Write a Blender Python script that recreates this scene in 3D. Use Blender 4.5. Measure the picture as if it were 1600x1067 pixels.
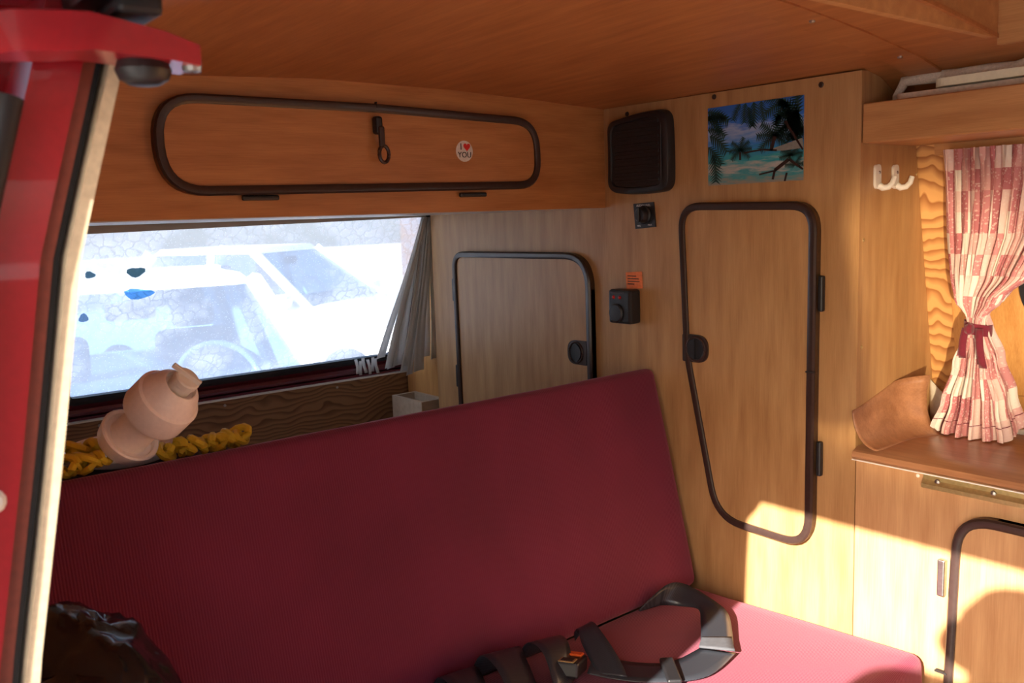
import bpy, bmesh, math, random
from mathutils import Vector, Matrix, noise
for o in list(bpy.data.objects): bpy.data.objects.remove(o)
random.seed(7)
S = bpy.context.scene; COL = S.collection
ZO = 1.25            # van floor is z = 0; heights below are written relative to the lens and lifted by ZO
# ------------------------------------------------------------------ camera
cam = bpy.data.cameras.new('camera'); co = bpy.data.objects.new('camera', cam); COL.objects.link(co)
Rm = Matrix(((0.6311362, -0.08424296, 0.77108379), (0.77489006, 0.11310205, -0.62189495), (-0.03482089, 0.99000558, 0.13666183)))
co.matrix_world = Matrix.Translation((1.4673, -1.46998, ZO)) @ Rm.to_4x4()
cam.sensor_width = 23.5; cam.lens = 1405/1600*23.5; cam.clip_start = 0.02; cam.clip_end = 500
cam.dof.use_dof = True; cam.dof.focus_distance = 1.85; cam.dof.aperture_fstop = 6.3
S.camera = co
# ------------------------------------------------------------------ sky, sun, exposure
SUN_TRAVEL = Vector((-0.30, 1.0, -0.504)).normalized()
W = bpy.data.worlds.new('sky'); S.world = W; W.use_nodes = True
nt = W.node_tree; bg = nt.nodes['Background']; sk = nt.nodes.new('ShaderNodeTexSky')
sk.sky_type = 'NISHITA'; sk.sun_disc = False; sk.sun_elevation = math.radians(26)
sk.sun_rotation = math.atan2(0.30, -1.0); sk.air_density = 1.0; sk.dust_density = 2.0
nt.links.new(sk.outputs[0], bg.inputs[0]); bg.inputs[1].default_value = 1.1
sl = bpy.data.lights.new('sun', 'SUN'); sl.energy = 58; sl.angle = math.radians(0.6); sl.color = (1.0, 0.93, 0.82)
so = bpy.data.objects.new('sun', sl); COL.objects.link(so); so.rotation_euler = SUN_TRAVEL.to_track_quat('-Z', 'Y').to_euler(); so.location = (2, -6, 5)
gl = bpy.data.lights.new('added_glint_spot', 'SPOT'); gl.energy = 5200; gl.spot_size = math.radians(5.0); gl.spot_blend = .55; gl.shadow_soft_size = .05; gl.color = (1.0, .80, .50)
go = bpy.data.objects.new('added_glint_spot', gl); COL.objects.link(go); go.location = (3.98, -5.50, ZO-.50)      # added spot lamp imitating sun thrown back by the added car's windscreen
go.rotation_euler = (Vector((.66, .12, ZO-.21))-go.location).to_track_quat('-Z', 'Y').to_euler()
S.view_settings.view_transform = 'Standard'; S.view_settings.look = 'None'; S.view_settings.gamma = 1
S.view_settings.use_curve_mapping = False; S.view_settings.exposure = -1.3
# ------------------------------------------------------------------ materials
def nodes(m):
    m.use_nodes = True; n = m.node_tree.nodes; return n, m.node_tree.links, n['Principled BSDF']
def ramp(n, a, b, p0=.3, p1=.7):
    r = n.new('ShaderNodeValToRGB'); e = r.color_ramp.elements
    e[0].position, e[1].position = p0, p1; e[0].color = (*a, 1); e[1].color = (*b, 1); return r
def coords(n, l, scale, kind='Object'):
    t = n.new('ShaderNodeTexCoord'); mp = n.new('ShaderNodeMapping'); mp.inputs['Scale'].default_value = scale
    l.new(t.outputs[kind], mp.inputs[0]); return mp
def mat(name, c, rough=.5, metal=0., var=.12, scale=30., bump=0., coat=0., c2=None, sheen=0.):
    m = bpy.data.materials.new(name); n, l, p = nodes(m)
    mp = coords(n, l, (scale,)*3); nz = n.new('ShaderNodeTexNoise'); nz.inputs['Detail'].default_value = 5
    l.new(mp.outputs[0], nz.inputs['Vector'])
    r = ramp(n, tuple(v*(1-var) for v in c), c2 or tuple(min(1, v*(1+var)) for v in c))
    l.new(nz.outputs[0], r.inputs[0]); l.new(r.outputs[0], p.inputs['Base Color'])
    p.inputs['Roughness'].default_value = rough; p.inputs['Metallic'].default_value = metal; p.inputs['Coat Weight'].default_value = coat
    p.inputs['Sheen Weight'].default_value = sheen
    if bump:
        b = n.new('ShaderNodeBump'); b.inputs['Strength'].default_value = bump; b.inputs['Distance'].default_value = .002
        l.new(nz.outputs[0], b.inputs['Height']); l.new(b.outputs[0], p.inputs['Normal'])
    return m
def wood(name, dark, light, axis, fine=150., along=3., rough=.42):
    m = bpy.data.materials.new(name); n, l, p = nodes(m)
    sc = [fine]*3; sc['xyz'.index(axis)] = along; mp = coords(n, l, sc)
    a = n.new('ShaderNodeTexNoise'); a.inputs['Detail'].default_value = 7; a.inputs['Roughness'].default_value = .65; a.inputs['Distortion'].default_value = .2
    l.new(mp.outputs[0], a.inputs['Vector'])
    sc2 = [9.]*3; sc2['xyz'.index(axis)] = 1.2; mp2 = coords(n, l, sc2)
    b = n.new('ShaderNodeTexNoise'); b.inputs['Detail'].default_value = 3; l.new(mp2.outputs[0], b.inputs['Vector'])
    mx = n.new('ShaderNodeMath'); mx.operation = 'MULTIPLY_ADD'; mx.inputs[1].default_value = .55
    l.new(b.outputs[0], mx.inputs[0]); 
    sc_ = n.new('ShaderNodeMath'); sc_.operation = 'MULTIPLY'; sc_.inputs[1].default_value = .45; l.new(a.outputs[0], sc_.inputs[0]); l.new(sc_.outputs[0], mx.inputs[2])
    r = ramp(n, dark, light, .36, .64); l.new(mx.outputs[0], r.inputs[0]); l.new(r.outputs[0], p.inputs['Base Color'])
    p.inputs['Roughness'].default_value = rough
    bp = n.new('ShaderNodeBump'); bp.inputs['Strength'].default_value = .12; bp.inputs['Distance'].default_value = .001
    l.new(a.outputs[0], bp.inputs['Height']); l.new(bp.outputs[0], p.inputs['Normal']); return m
def pine(name, dark, light, axis, freq=9., across=7., along=1.3, rough=.5):
    m = bpy.data.materials.new(name); n, l, p = nodes(m)
    sc = [across]*3; sc['xyz'.index(axis)] = along; mp = coords(n, l, sc)
    a = n.new('ShaderNodeTexNoise'); a.inputs['Detail'].default_value = 1.5; a.inputs['Distortion'].default_value = .4; l.new(mp.outputs[0], a.inputs['Vector'])
    k = n.new('ShaderNodeMath'); k.operation = 'MULTIPLY'; k.inputs[1].default_value = freq; l.new(a.outputs[0], k.inputs[0])
    f = n.new('ShaderNodeMath'); f.operation = 'FRACT'; l.new(k.outputs[0], f.inputs[0])
    r = ramp(n, light, dark, .45, .95); l.new(f.outputs[0], r.inputs[0]); l.new(r.outputs[0], p.inputs['Base Color'])
    p.inputs['Roughness'].default_value = rough; return m
M = {}
M['ceil'] = wood('ceiling_veneer', (.34, .12, .035), (.50, .20, .065), 'x', 60)
M['locker'] = wood('locker_veneer', (.36, .14, .042), (.54, .24, .08), 'y', 170)
M['ward'] = wood('wardrobe_veneer', (.37, .185, .070), (.53, .305, .130), 'z', 170)
M['shelf'] = wood('shelf_veneer', (.42, .19, .065), (.60, .31, .12), 'x', 150)
M['counter'] = wood('counter_veneer', (.46, .235, .10), (.62, .36, .17), 'z', 150)
M['worktop'] = wood('worktop_laminate', (.30, .13, .06), (.46, .22, .11), 'x', 60, 2., .3)
def bands(name, dark, light, axis, F, A, nsc, rough=.5):
    m = bpy.data.materials.new(name); n, l, p = nodes(m); mp = coords(n, l, (1, 1, 1)); sx = n.new('ShaderNodeSeparateXYZ'); l.new(mp.outputs[0], sx.inputs[0])
    m2 = coords(n, l, nsc); nz = n.new('ShaderNodeTexNoise'); nz.inputs['Scale'].default_value = 1; nz.inputs['Detail'].default_value = 2; l.new(m2.outputs[0], nz.inputs['Vector'])
    a = n.new('ShaderNodeMath'); a.operation = 'MULTIPLY'; a.inputs[1].default_value = F; l.new(sx.outputs['xyz'.index(axis)], a.inputs[0])
    b = n.new('ShaderNodeMath'); b.operation = 'MULTIPLY_ADD'; b.inputs[1].default_value = A; l.new(nz.outputs[0], b.inputs[0]); l.new(a.outputs[0], b.inputs[2])
    f = n.new('ShaderNodeMath'); f.operation = 'FRACT'; l.new(b.outputs[0], f.inputs[0])
    rr = ramp(n, light, dark, .35, .9); e = rr.color_ramp.elements.new(1.); e.color = (*light, 1); l.new(f.outputs[0], rr.inputs[0]); l.new(rr.outputs[0], p.inputs['Base Color'])
    p.inputs['Roughness'].default_value = rough; return m
M['pine'] = bands('pine_board', (.36, .13, .035), (.70, .37, .13), 'z', 42, 5, (14, 14, 7))
M['pine_v'] = wood('pine_upright', (.55, .25, .07), (.75, .40, .14), 'z', 90, 2.)
M['ply'] = bands('tailgate_plywood', (.13, .055, .022), (.30, .155, .07), 'z', 70, 9, (8, 4.5, 9))
M['raw'] = wood('raw_wood', (.42, .32, .22), (.60, .48, .34), 'y', 120)
def cloth_thin(name, c):
    m = mat(name, c, .85, var=.08, scale=60); n, l, p = nodes(m); t = n.new('ShaderNodeBsdfTranslucent'); t.inputs[0].default_value = (*c, 1)
    mx = n.new('ShaderNodeMixShader'); mx.inputs[0].default_value = .5; l.new(p.outputs[0], mx.inputs[1]); l.new(t.outputs[0], mx.inputs[2]); l.new(mx.outputs[0], n['Material Output'].inputs[0]); return m
M['edge'] = mat('brown_plastic_edging', (.040, .022, .018), .32)
M['black'] = mat('black_plastic', (.016, .016, .018), .42, bump=.05)
M['rubber'] = mat('black_rubber', (.012, .013, .016), .5)
M['red'] = mat('red_car_paint', (.36, .012, .022), .3, coat=.6, var=.06)
M['maroon'] = mat('maroon_car_paint', (.14, .010, .024), .35, coat=.4)
M['redbrown'] = mat('red_brown_primer', (.20, .04, .022), .45)
M['cream'] = mat('cream_edging', (.62, .50, .34), .6)
M['white'] = mat('white_plastic', (.80, .76, .68), .35, var=.04)
M['metal'] = mat('worn_steel', (.45, .44, .42), .35, 1.)
M['brass'] = mat('brass_rail', (.60, .47, .22), .35, .8)
M['bottle'] = mat('pale_pink_plastic', (.92, .82, .74), .38, var=.04)
M['bottle'].node_tree.nodes['Principled BSDF'].inputs['Subsurface Weight'].default_value = .0
M['bottle'].node_tree.nodes['Principled BSDF'].inputs['Subsurface Radius'].default_value = (.02, .012, .008)
M['rope'] = mat('yellow_rope', (.85, .58, .03), .7, bump=.5, scale=400)
M['orange'] = mat('orange_plastic', (.85, .16, .03), .4)
M['orange_paper'] = mat('orange_paper', (.85, .22, .07), .7)
M['ink'] = mat('dark_ink', (.02, .015, .015), .7)
M['white_ink'] = mat('white_ink', (.75, .75, .72), .6)
M['red_ink'] = mat('red_ink', (.75, .03, .02), .6)
M['sticker'] = mat('sticker_paper', (.70, .66, .60), .5)
M['led'] = mat('red_lens', (.45, .02, .02), .2)
M['carwhite'] = mat('white_car_paint', (.80, .81, .83), .3, coat=.5, var=.03)
M['cardark'] = mat('dark_car_trim', (.03, .04, .06), .6)
M['seatgrey'] = mat('grey_blue_seat_fabric', (.10, .14, .22), .8)
M['tyre'] = mat('tyre', (.02, .02, .02), .8)
M['tarmac'] = mat('pale_dusty_tarmac', (.50, .48, .45), .9, scale=4, bump=.3)
M['lino'] = mat('brown_floor_lino', (.22, .13, .08), .6)
M['tie'] = mat('maroon_velvet', (.16, .006, .024), .85, sheen=.3)
M['skin'] = mat('skin', (.55, .33, .24), .5)
M['shirt'] = mat('navy_jacket', (.05, .07, .13), .85)
M['cushion_grey'] = mat('dark_grey_felt', (.08, .08, .09), .9)
M['strip_white'] = cloth_thin('faded_white_cotton', (.80, .78, .75))
M['greytrim'] = wood('pale_grey_trim', (.50, .46, .41), (.66, .61, .55), 'y', 120)
M['bagplastic'] = mat('black_bin_liner', (.012, .012, .014), .16, bump=.3, scale=18)
M['green'] = mat('green_print', (.05, .16, .08), .3)
M['pad'] = mat('cream_foam', (.80, .74, .52), .7, var=.05)
M['padp'] = mat('pinkish_card', (.74, .60, .46), .7)
def fabric():
    m = bpy.data.materials.new('maroon_ribbed_fabric'); n, l, p = nodes(m)
    mp = coords(n, l, (1, 1, 1)); w = n.new('ShaderNodeTexWave'); w.bands_direction = 'Y'; w.inputs['Scale'].default_value = 75; w.inputs['Distortion'].default_value = .3
    l.new(mp.outputs[0], w.inputs['Vector'])
    nz = n.new('ShaderNodeTexNoise'); nz.inputs['Scale'].default_value = 5; l.new(mp.outputs[0], nz.inputs['Vector'])
    r = ramp(n, (.125, .006, .030), (.17, .010, .042)); l.new(nz.outputs[0], r.inputs[0]); l.new(r.outputs[0], p.inputs['Base Color'])
    b = n.new('ShaderNodeBump'); b.inputs['Strength'].default_value = .35; b.inputs['Distance'].default_value = .001
    l.new(w.outputs['Fac'], b.inputs['Height']); l.new(b.outputs[0], p.inputs['Normal'])
    p.inputs['Roughness'].default_value = .85; p.inputs['Sheen Weight'].default_value = .35; p.inputs['Sheen Tint'].default_value = (1, .45, .5, 1)
    return m
M['fabric'] = fabric()
def webbing():
    m = bpy.data.materials.new('black_webbing'); n, l, p = nodes(m)
    mp = coords(n, l, (1, 1, 1)); w = n.new('ShaderNodeTexWave'); w.inputs['Scale'].default_value = 140; l.new(mp.outputs[0], w.inputs['Vector'])
    r = ramp(n, (.020, .022, .028), (.042, .046, .056)); l.new(w.outputs['Fac'], r.inputs[0]); l.new(r.outputs[0], p.inputs['Base Color'])
    p.inputs['Roughness'].default_value = .28; return m
M['web'] = webbing()
def glass(name, tint=(.9, .95, 1), mixf=.85):
    m = bpy.data.materials.new(name); n, l, p = nodes(m); out = n['Material Output']
    t = n.new('ShaderNodeBsdfTransparent'); t.inputs[0].default_value = (*tint, 1); g = n.new('ShaderNodeBsdfGlossy'); g.inputs['Roughness'].default_value = .03
    mp = coords(n, l, (3, 3, 3)); nz = n.new('ShaderNodeTexNoise'); l.new(mp.outputs[0], nz.inputs[0])
    r = n.new('ShaderNodeMapRange'); r.inputs['To Min'].default_value = 1-mixf-.03; r.inputs['To Max'].default_value = 1-mixf+.03; l.new(nz.outputs[0], r.inputs[0])
    mx = n.new('ShaderNodeMixShader'); l.new(r.outputs[0], mx.inputs[0]); l.new(t.outputs[0], mx.inputs[1]); l.new(g.outputs[0], mx.inputs[2]); l.new(mx.outputs[0], out.inputs[0])
    return m
M['carglass'] = glass('car_glass', (.55, .66, .78), .9)
M['glass'] = glass('clear_glass', (.93, .95, .96), .93)
def dirty():
    # grimy rear glass: a milky crazed film (scatters daylight) over clear glass
    m = bpy.data.materials.new('grimy_crazed_glass'); n, l, p = nodes(m); out = n['Material Output']
    mp = coords(n, l, (1, 1, 1))
    v = n.new('ShaderNodeTexVoronoi'); v.feature = 'DISTANCE_TO_EDGE'; v.inputs['Scale'].default_value = 36; 
    nz0 = n.new('ShaderNodeTexNoise'); nz0.inputs['Scale'].default_value = 30; l.new(mp.outputs[0], nz0.inputs['Vector'])
    ad = n.new('ShaderNodeMixRGB'); ad.inputs[0].default_value = .03; l.new(mp.outputs[0], ad.inputs[1]); l.new(nz0.outputs['Color'], ad.inputs[2]); l.new(ad.outputs[0], v.inputs['Vector'])
    cr = n.new('ShaderNodeMapRange'); cr.inputs['From Max'].default_value = .12; cr.inputs['To Min'].default_value = 0; cr.inputs['To Max'].default_value = 1; l.new(v.outputs['Distance'], cr.inputs[0])
    nz = n.new('ShaderNodeTexNoise'); nz.inputs['Scale'].default_value = 4.5; nz.inputs['Detail'].default_value = 3; l.new(mp.outputs[0], nz.inputs['Vector'])
    area = n.new('ShaderNodeMapRange'); area.inputs['From Min'].default_value = .42; area.inputs['From Max'].default_value = .6; l.new(nz.outputs[0], area.inputs[0])
    mul = n.new('ShaderNodeMath'); mul.operation = 'MULTIPLY'; l.new(cr.outputs[0], mul.inputs[0]); l.new(area.outputs[0], mul.inputs[1])
    sp = n.new('ShaderNodeTexVoronoi'); sp.inputs['Scale'].default_value = 160; l.new(mp.outputs[0], sp.inputs['Vector'])
    spm = n.new('ShaderNodeMapRange'); spm.inputs['From Min'].default_value = .12; spm.inputs['From Max'].default_value = .26; spm.inputs['To Min'].default_value = .3; spm.inputs['To Max'].default_value = 0; l.new(sp.outputs['Distance'], spm.inputs[0])
    s = n.new('ShaderNodeMath'); s.operation = 'MULTIPLY_ADD'; s.inputs[1].default_value = .42; l.new(mul.outputs[0], s.inputs[0]); l.new(spm.outputs[0], s.inputs[2])
    fin = n.new('ShaderNodeMath'); fin.operation = 'ADD'; fin.inputs[1].default_value = .30; fin.use_clamp = True; l.new(s.outputs[0], fin.inputs[0])
    t = n.new('ShaderNodeBsdfTransparent'); t.inputs[0].default_value = (.93, .96, 1, 1)
    tr = n.new('ShaderNodeBsdfTranslucent'); tr.inputs[0].default_value = (.9, .93, 1, 1)
    mx = n.new('ShaderNodeMixShader'); l.new(fin.outputs[0], mx.inputs[0]); l.new(t.outputs[0], mx.inputs[1]); l.new(tr.outputs[0], mx.inputs[2]); l.new(mx.outputs[0], out.inputs[0])
    return m
M['dirty'] = dirty()
def patchwork():
    m = bpy.data.materials.new('pink_patchwork_cotton'); n, l, p = nodes(m)
    mp = coords(n, l, (21, 14, 1), 'UV')
    fl = n.new('ShaderNodeVectorMath'); fl.operation = 'FLOOR'; l.new(mp.outputs[0], fl.inputs[0])
    wn = n.new('ShaderNodeTexWhiteNoise'); l.new(fl.outputs[0], wn.inputs['Vector'])
    r = n.new('ShaderNodeValToRGB'); r.color_ramp.interpolation = 'CONSTANT'; e = r.color_ramp.elements
    e[0].color = (.58, .24, .25, 1); e[1].position = .3; e[1].color = (.70, .40, .38, 1)
    for ps, c in ((.5, (.76, .56, .52)), (.66, (.50, .17, .19)), (.76, (.80, .73, .66))): q = e.new(ps); q.color = (*c, 1)
    l.new(wn.outputs['Value'], r.inputs[0])
    v = n.new('ShaderNodeTexVoronoi'); v.inputs['Scale'].default_value = 7; l.new(mp.outputs[0], v.inputs['Vector'])
    dt = n.new('ShaderNodeMapRange'); dt.inputs['From Min'].default_value = .28; dt.inputs['From Max'].default_value = .36; dt.inputs['To Min'].default_value = .55; dt.inputs['To Max'].default_value = 0; l.new(v.outputs['Distance'], dt.inputs[0])
    mx = n.new('ShaderNodeMixRGB'); l.new(dt.outputs[0], mx.inputs[0]); l.new(r.outputs[0], mx.inputs[1]); mx.inputs[2].default_value = (.80, .66, .60, 1)
    l.new(mx.outputs[0], p.inputs['Base Color']); p.inputs['Roughness'].default_value = .85; return m
M['patch'] = patchwork()
def beach():
    m = bpy.data.materials.new('beach_print'); n, l, p = nodes(m)
    mp = coords(n, l, (1, 1, 1), 'UV'); sx = n.new('ShaderNodeSeparateXYZ'); l.new(mp.outputs[0], sx.inputs[0])
    nz = n.new('ShaderNodeTexNoise'); nz.inputs['Scale'].default_value = 6; nz.inputs['Detail'].default_value = 6
    mp2 = coords(n, l, (1, 3.5, 1), 'UV'); l.new(mp2.outputs[0], nz.inputs['Vector'])
    k = n.new('ShaderNodeMath'); k.operation = 'MULTIPLY_ADD'; k.inputs[1].default_value = .35; l.new(nz.outputs[0], k.inputs[0])
    sub = n.new('ShaderNodeMath'); sub.operation = 'SUBTRACT'; sub.inputs[1].default_value = .17; l.new(sx.outputs[1], sub.inputs[0]); l.new(sub.outputs[0], k.inputs[2])
    r = n.new('ShaderNodeValToRGB'); e = r.color_ramp.elements
    e[0].position = 0; e[0].color = (.30, .27, .22, 1); e[1].position = 1; e[1].color = (.03, .14, .52, 1)
    for ps, c in ((.12, (.04, .30, .34)), (.2, (.46, .44, .40)), (.3, (.04, .34, .38)), (.42, (.03, .26, .46)), (.5, (.04, .23, .62)), (.68, (.32, .42, .62)), (.78, (.04, .18, .60))):
        q = e.new(ps); q.color = (*c, 1)
    l.new(k.outputs[0], r.inputs[0]); l.new(r.outputs[0], p.inputs['Base Color']); p.inputs['Roughness'].default_value = .3; return m
M['beach'] = beach()
M['palm'] = mat('palm_print', (.010, .035, .035), .35, var=.6, scale=300, c2=(.02, .09, .075))
M['bark'] = mat('driftwood_print', (.030, .016, .014), .35)
M['foam'] = mat('sand_print', (.24, .25, .22), .35)
# ------------------------------------------------------------------ mesh helpers
WL = {}
def tag(o, label=None, cat=None, group=None, kind=None):
    for k, v in (('label', label), ('category', cat), ('group', group), ('kind', kind)):
        if v: o[k] = v
    return o
def empty(name, loc, label=None, cat=None, group=None, kind=None):
    o = bpy.data.objects.new(name, None); COL.objects.link(o); o.empty_display_size = .05
    w = Vector(loc) + Vector((0, 0, ZO)); o.location = w; WL[o.name] = w
    return tag(o, label, cat, group, kind)
class MB:
    def __init__(s): s.bm = bmesh.new(); s.uv = None
    def box(s, x0, x1, y0, y1, z0, z1, bev=0., seg=2, mtx=None):
        c = Vector(((x0+x1)/2, (y0+y1)/2, (z0+z1)/2))
        m = Matrix.Translation(c) @ Matrix.Diagonal((x1-x0, y1-y0, z1-z0, 1))
        r = bmesh.ops.create_cube(s.bm, size=1, matrix=m)
        vs = r['verts']
        if bev:
            es = list({e for v in vs for e in v.link_edges})
            r2 = bmesh.ops.bevel(s.bm, geom=es, offset=bev, segments=seg, affect='EDGES', profile=.5); vs = list({v for f in r2['faces'] for v in f.verts} | {v for v in vs if v.is_valid})
        if mtx is not None:
            for v in vs: v.co = mtx @ v.co
        return s
    def quadgrid(s, fn, nu, nv, uvs=False, close_u=False):
        g = [[s.bm.verts.new(fn(i/nu, j/nv)) for j in range(nv+1)] for i in range(nu+1)]
        if uvs and s.uv is None: s.uv = s.bm.loops.layers.uv.new('UVMap')
        for i in range(nu):
            for j in range(nv):
                f = s.bm.faces.new((g[i][j], g[i+1][j], g[i+1][j+1], g[i][j+1]))
                if uvs:
                    for lp, (a, b) in zip(f.loops, ((i, j), (i+1, j), (i+1, j+1), (i, j+1))): lp[s.uv].uv = (a/nu, b/nv)
        return s
    def poly(s, pts): s.bm.faces.new([s.bm.verts.new(p) for p in pts]); return s
    def prism(s, pts, off):
        off = Vector(off); a = [s.bm.verts.new(p) for p in pts]; b = [s.bm.verts.new(Vector(p)+off) for p in pts]; n = len(a)
        s.bm.faces.new(a); s.bm.faces.new(b[::-1])
        for i in range(n): s.bm.faces.new((a[i], b[i], b[(i+1) % n], a[(i+1) % n]))
        return s
    def tube(s, pts, r, seg=8, closed=False, cap=True):
        pts = [Vector(p) for p in pts]; n = len(pts); rings = []
        up = Vector((.13, .21, .97)).normalized()
        for i, p in enumerate(pts):
            t = (pts[(i+1) % n]-pts[i-1]) if closed else (pts[min(i+1, n-1)]-pts[max(i-1, 0)])
            t.normalize(); a = t.cross(up)
            if a.length < .05: a = t.cross(Vector((1, 0, 0)))
            a.normalize(); b = t.cross(a); rr = r(i/(n-1)) if callable(r) else r
            rings.append([s.bm.verts.new(p + a*math.cos(2*math.pi*k/seg)*rr + b*math.sin(2*math.pi*k/seg)*rr) for k in range(seg)])
        for i in range(n if closed else n-1):
            A, B = rings[i], rings[(i+1) % n]
            for k in range(seg): s.bm.faces.new((A[k], A[(k+1) % seg], B[(k+1) % seg], B[k]))
        if cap and not closed: s.bm.faces.new(rings[0][::-1]); s.bm.faces.new(rings[-1])
        return s
    def lathe(s, prof, origin, axis, seg=32):
        axis = Vector(axis).normalized(); a = axis.orthogonal().normalized(); b = axis.cross(a); o = Vector(origin); rings = []
        for r, h in prof:
            if r < 1e-6: rings.append([s.bm.verts.new(o+axis*h)])
            else: rings.append([s.bm.verts.new(o+axis*h+(a*math.cos(2*math.pi*k/seg)+b*math.sin(2*math.pi*k/seg))*r) for k in range(seg)])
        for A, B in zip(rings, rings[1:]):
            for k in range(seg):
                k2 = (k+1) % seg
                if len(A) == 1 and len(B) == 1: continue
                if len(A) == 1: s.bm.faces.new((A[0], B[k2], B[k]))
                elif len(B) == 1: s.bm.faces.new((A[k], A[k2], B[0]))
                else: s.bm.faces.new((A[k], A[k2], B[k2], B[k]))
        return s
    def sweep(s, path, sec, to3, closed=True):
        # path: 2D points; sec: (inward offset, height) polygon; to3(p2, h) -> 3D
        n = len(path); rings = []
        for i in range(n):
            a = Vector(path[i-1] if (closed or i) else path[i]); c = Vector(path[(i+1) % n] if (closed or i < n-1) else path[i])
            t = (c-a).normalized(); nn = Vector((t.y, -t.x)); p = Vector(path[i])
            rings.append([s.bm.verts.new(to3(p+nn*u, h)) for u, h in sec])
        m = len(sec)
        for i in range(n if closed else n-1):
            A, B = rings[i], rings[(i+1) % n]
            for k in range(m): s.bm.faces.new((A[k], A[(k+1) % m], B[(k+1) % m], B[k]))
        if not closed: s.bm.faces.new(rings[0]); s.bm.faces.new(rings[-1][::-1])
        return s
    def build(s, name, m, parent=None, smooth=False, label=None, cat=None, group=None, kind=None):
        bmesh.ops.recalc_face_normals(s.bm, faces=s.bm.faces)
        co_ = [v.co.copy() for v in s.bm.verts]
        lo = Vector([min(c[i] for c in co_) for i in range(3)]); hi = Vector([max(c[i] for c in co_) for i in range(3)])
        org = Vector(((lo.x+hi.x)/2, (lo.y+hi.y)/2, lo.z))
        for v in s.bm.verts: v.co -= org
        me = bpy.data.meshes.new(name); s.bm.to_mesh(me); s.bm.free()
        for mm in (m if isinstance(m, (list, tuple)) else [m]): me.materials.append(mm)
        if smooth:
            me.shade_smooth() if hasattr(me, 'shade_smooth') else None
            try: me.set_sharp_from_angle(angle=math.radians(38))
            except Exception: pass
        o = bpy.data.objects.new(name, me); COL.objects.link(o); w = org + Vector((0, 0, ZO)); WL[o.name] = w
        if parent: o.parent = parent; o.location = w - WL[parent.name]
        else: o.location = w
        return tag(o, label, cat, group, kind)
def fillet(corners, seg=8):
    # corners: (x, y, r) -> rounded closed polyline
    out = []; n = len(corners)
    for i in range(n):
        p = Vector(corners[i][:2]); a = Vector(corners[i-1][:2]); b = Vector(corners[(i+1) % n][:2]); r = corners[i][2]
        u = (a-p).normalized(); v = (b-p).normalized(); ang = math.acos(max(-1, min(1, u.dot(v))))
        d = min(r/math.tan(ang/2), .48*(a-p).length, .48*(b-p).length); p0 = p+u*d; p1 = p+v*d
        for k in range(seg+1):
            t = k/seg; out.append(((p0*(1-t)**2 + p*2*t*(1-t) + p1*t*t)))
    return [tuple(q) for q in out]
def cw(path):
    A = sum(path[i-1][0]*path[i][1]-path[i][0]*path[i-1][1] for i in range(len(path)))
    return path if A < 0 else path[::-1]
def onW(p, h): return Vector((p[0], -h, p[1]))         # wardrobe face, Y = 0, proud towards the aisle
def onR(p, h): return Vector((h, p[0], p[1]))          # locker face, X = 0
EDGE_SEC = [(0, 0), (0, .015), (.003, .0185), (.011, .019), (.0155, .0165), (.0155, .010), (.004, .010), (.004, 0)]
def door(parent, corners, to3, mwood, proud=.012):
    path = cw(fillet(corners)); d = MB()
    d.prism([to3(p, 0.0005) for p in path], to3((0, 0), proud)-to3((0, 0), 0))
    o = d.build('door', mwood, parent)
    MB().sweep(path, EDGE_SEC, to3).build('edge_trim', M['edge'], o, smooth=True)
    return o
def text(body, size, to3, pos, m, name, parent, ext=.0003, align='CENTER'):
    c = bpy.data.curves.new('t', 'FONT'); c.body = body; c.size = size; c.extrude = ext; c.align_x = align; c.align_y = 'CENTER'; c.resolution_u = 3
    t = bpy.data.objects.new('t', c); COL.objects.link(t); dg = bpy.context.evaluated_depsgraph_get(); dg.update()
    me = bpy.data.meshes.new_from_object(t.evaluated_get(dg)); bpy.data.objects.remove(t)
    b = MB(); b.bm.from_mesh(me); bpy.data.meshes.remove(me)
    for v in b.bm.verts: v.co = to3((pos[0]+v.co.x, pos[1]+v.co.y), pos[2]+ext+v.co.z)
    return b.build(name, m, parent)
# ------------------------------------------------------------------ the shell of the van
PROF = [(-1.30, .19), (-1.20, .215), (-1.03, .236), (-.7, .250), (-.42, .248), (-.2, .241), (0, .232), (.06, .222), (.127, .192), (.165, .15), (.19, .11)]
def prof(y):
    if y <= PROF[0][0]: return PROF[0][1]
    for (a, za), (b, zb) in zip(PROF, PROF[1:]):
        if y <= b:
            t = (y-a)/(b-a); return za+(zb-za)*t
    return PROF[-1][1]
def ceil(x, y): return prof(y) + .03*max(0, min(1.2, x))*max(0, 1-((y+.6)/.6)**2)
HX0, HX1, HY0, HY1 = .865, 1.55, -.95, -.055
croot = empty('ceiling', (.7, -.5, .25), kind='structure')
def cpan(x0, x1, y0, y1, name='ceiling_panel', dz=0., th=.012, m='ceil', nx=6):
    b = MB(); ys = [y0] + [p[0] for p in PROF if y0 < p[0] < y1] + [y1]
    def P(i, j, up): x = x0+(x1-x0)*i/nx; return Vector((x, ys[j], ceil(x, ys[j])+dz+(th if up else 0)))
    for up in (0, 1):
        g = [[b.bm.verts.new(P(i, j, up)) for j in range(len(ys))] for i in range(nx+1)]
        for i in range(nx):
            for j in range(len(ys)-1): b.bm.faces.new((g[i][j], g[i+1][j], g[i+1][j+1], g[i][j+1]))
    return b.build(name, M[m], croot, smooth=True)
cpan(-.95, .70, -1.30, .19); cpan(.70, HX0, -1.30, .19); cpan(HX0, HX1, HY1, .19); cpan(HX0, HX1, -1.30, HY0); cpan(HX1, 2.35, -1.30, .19)
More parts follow.
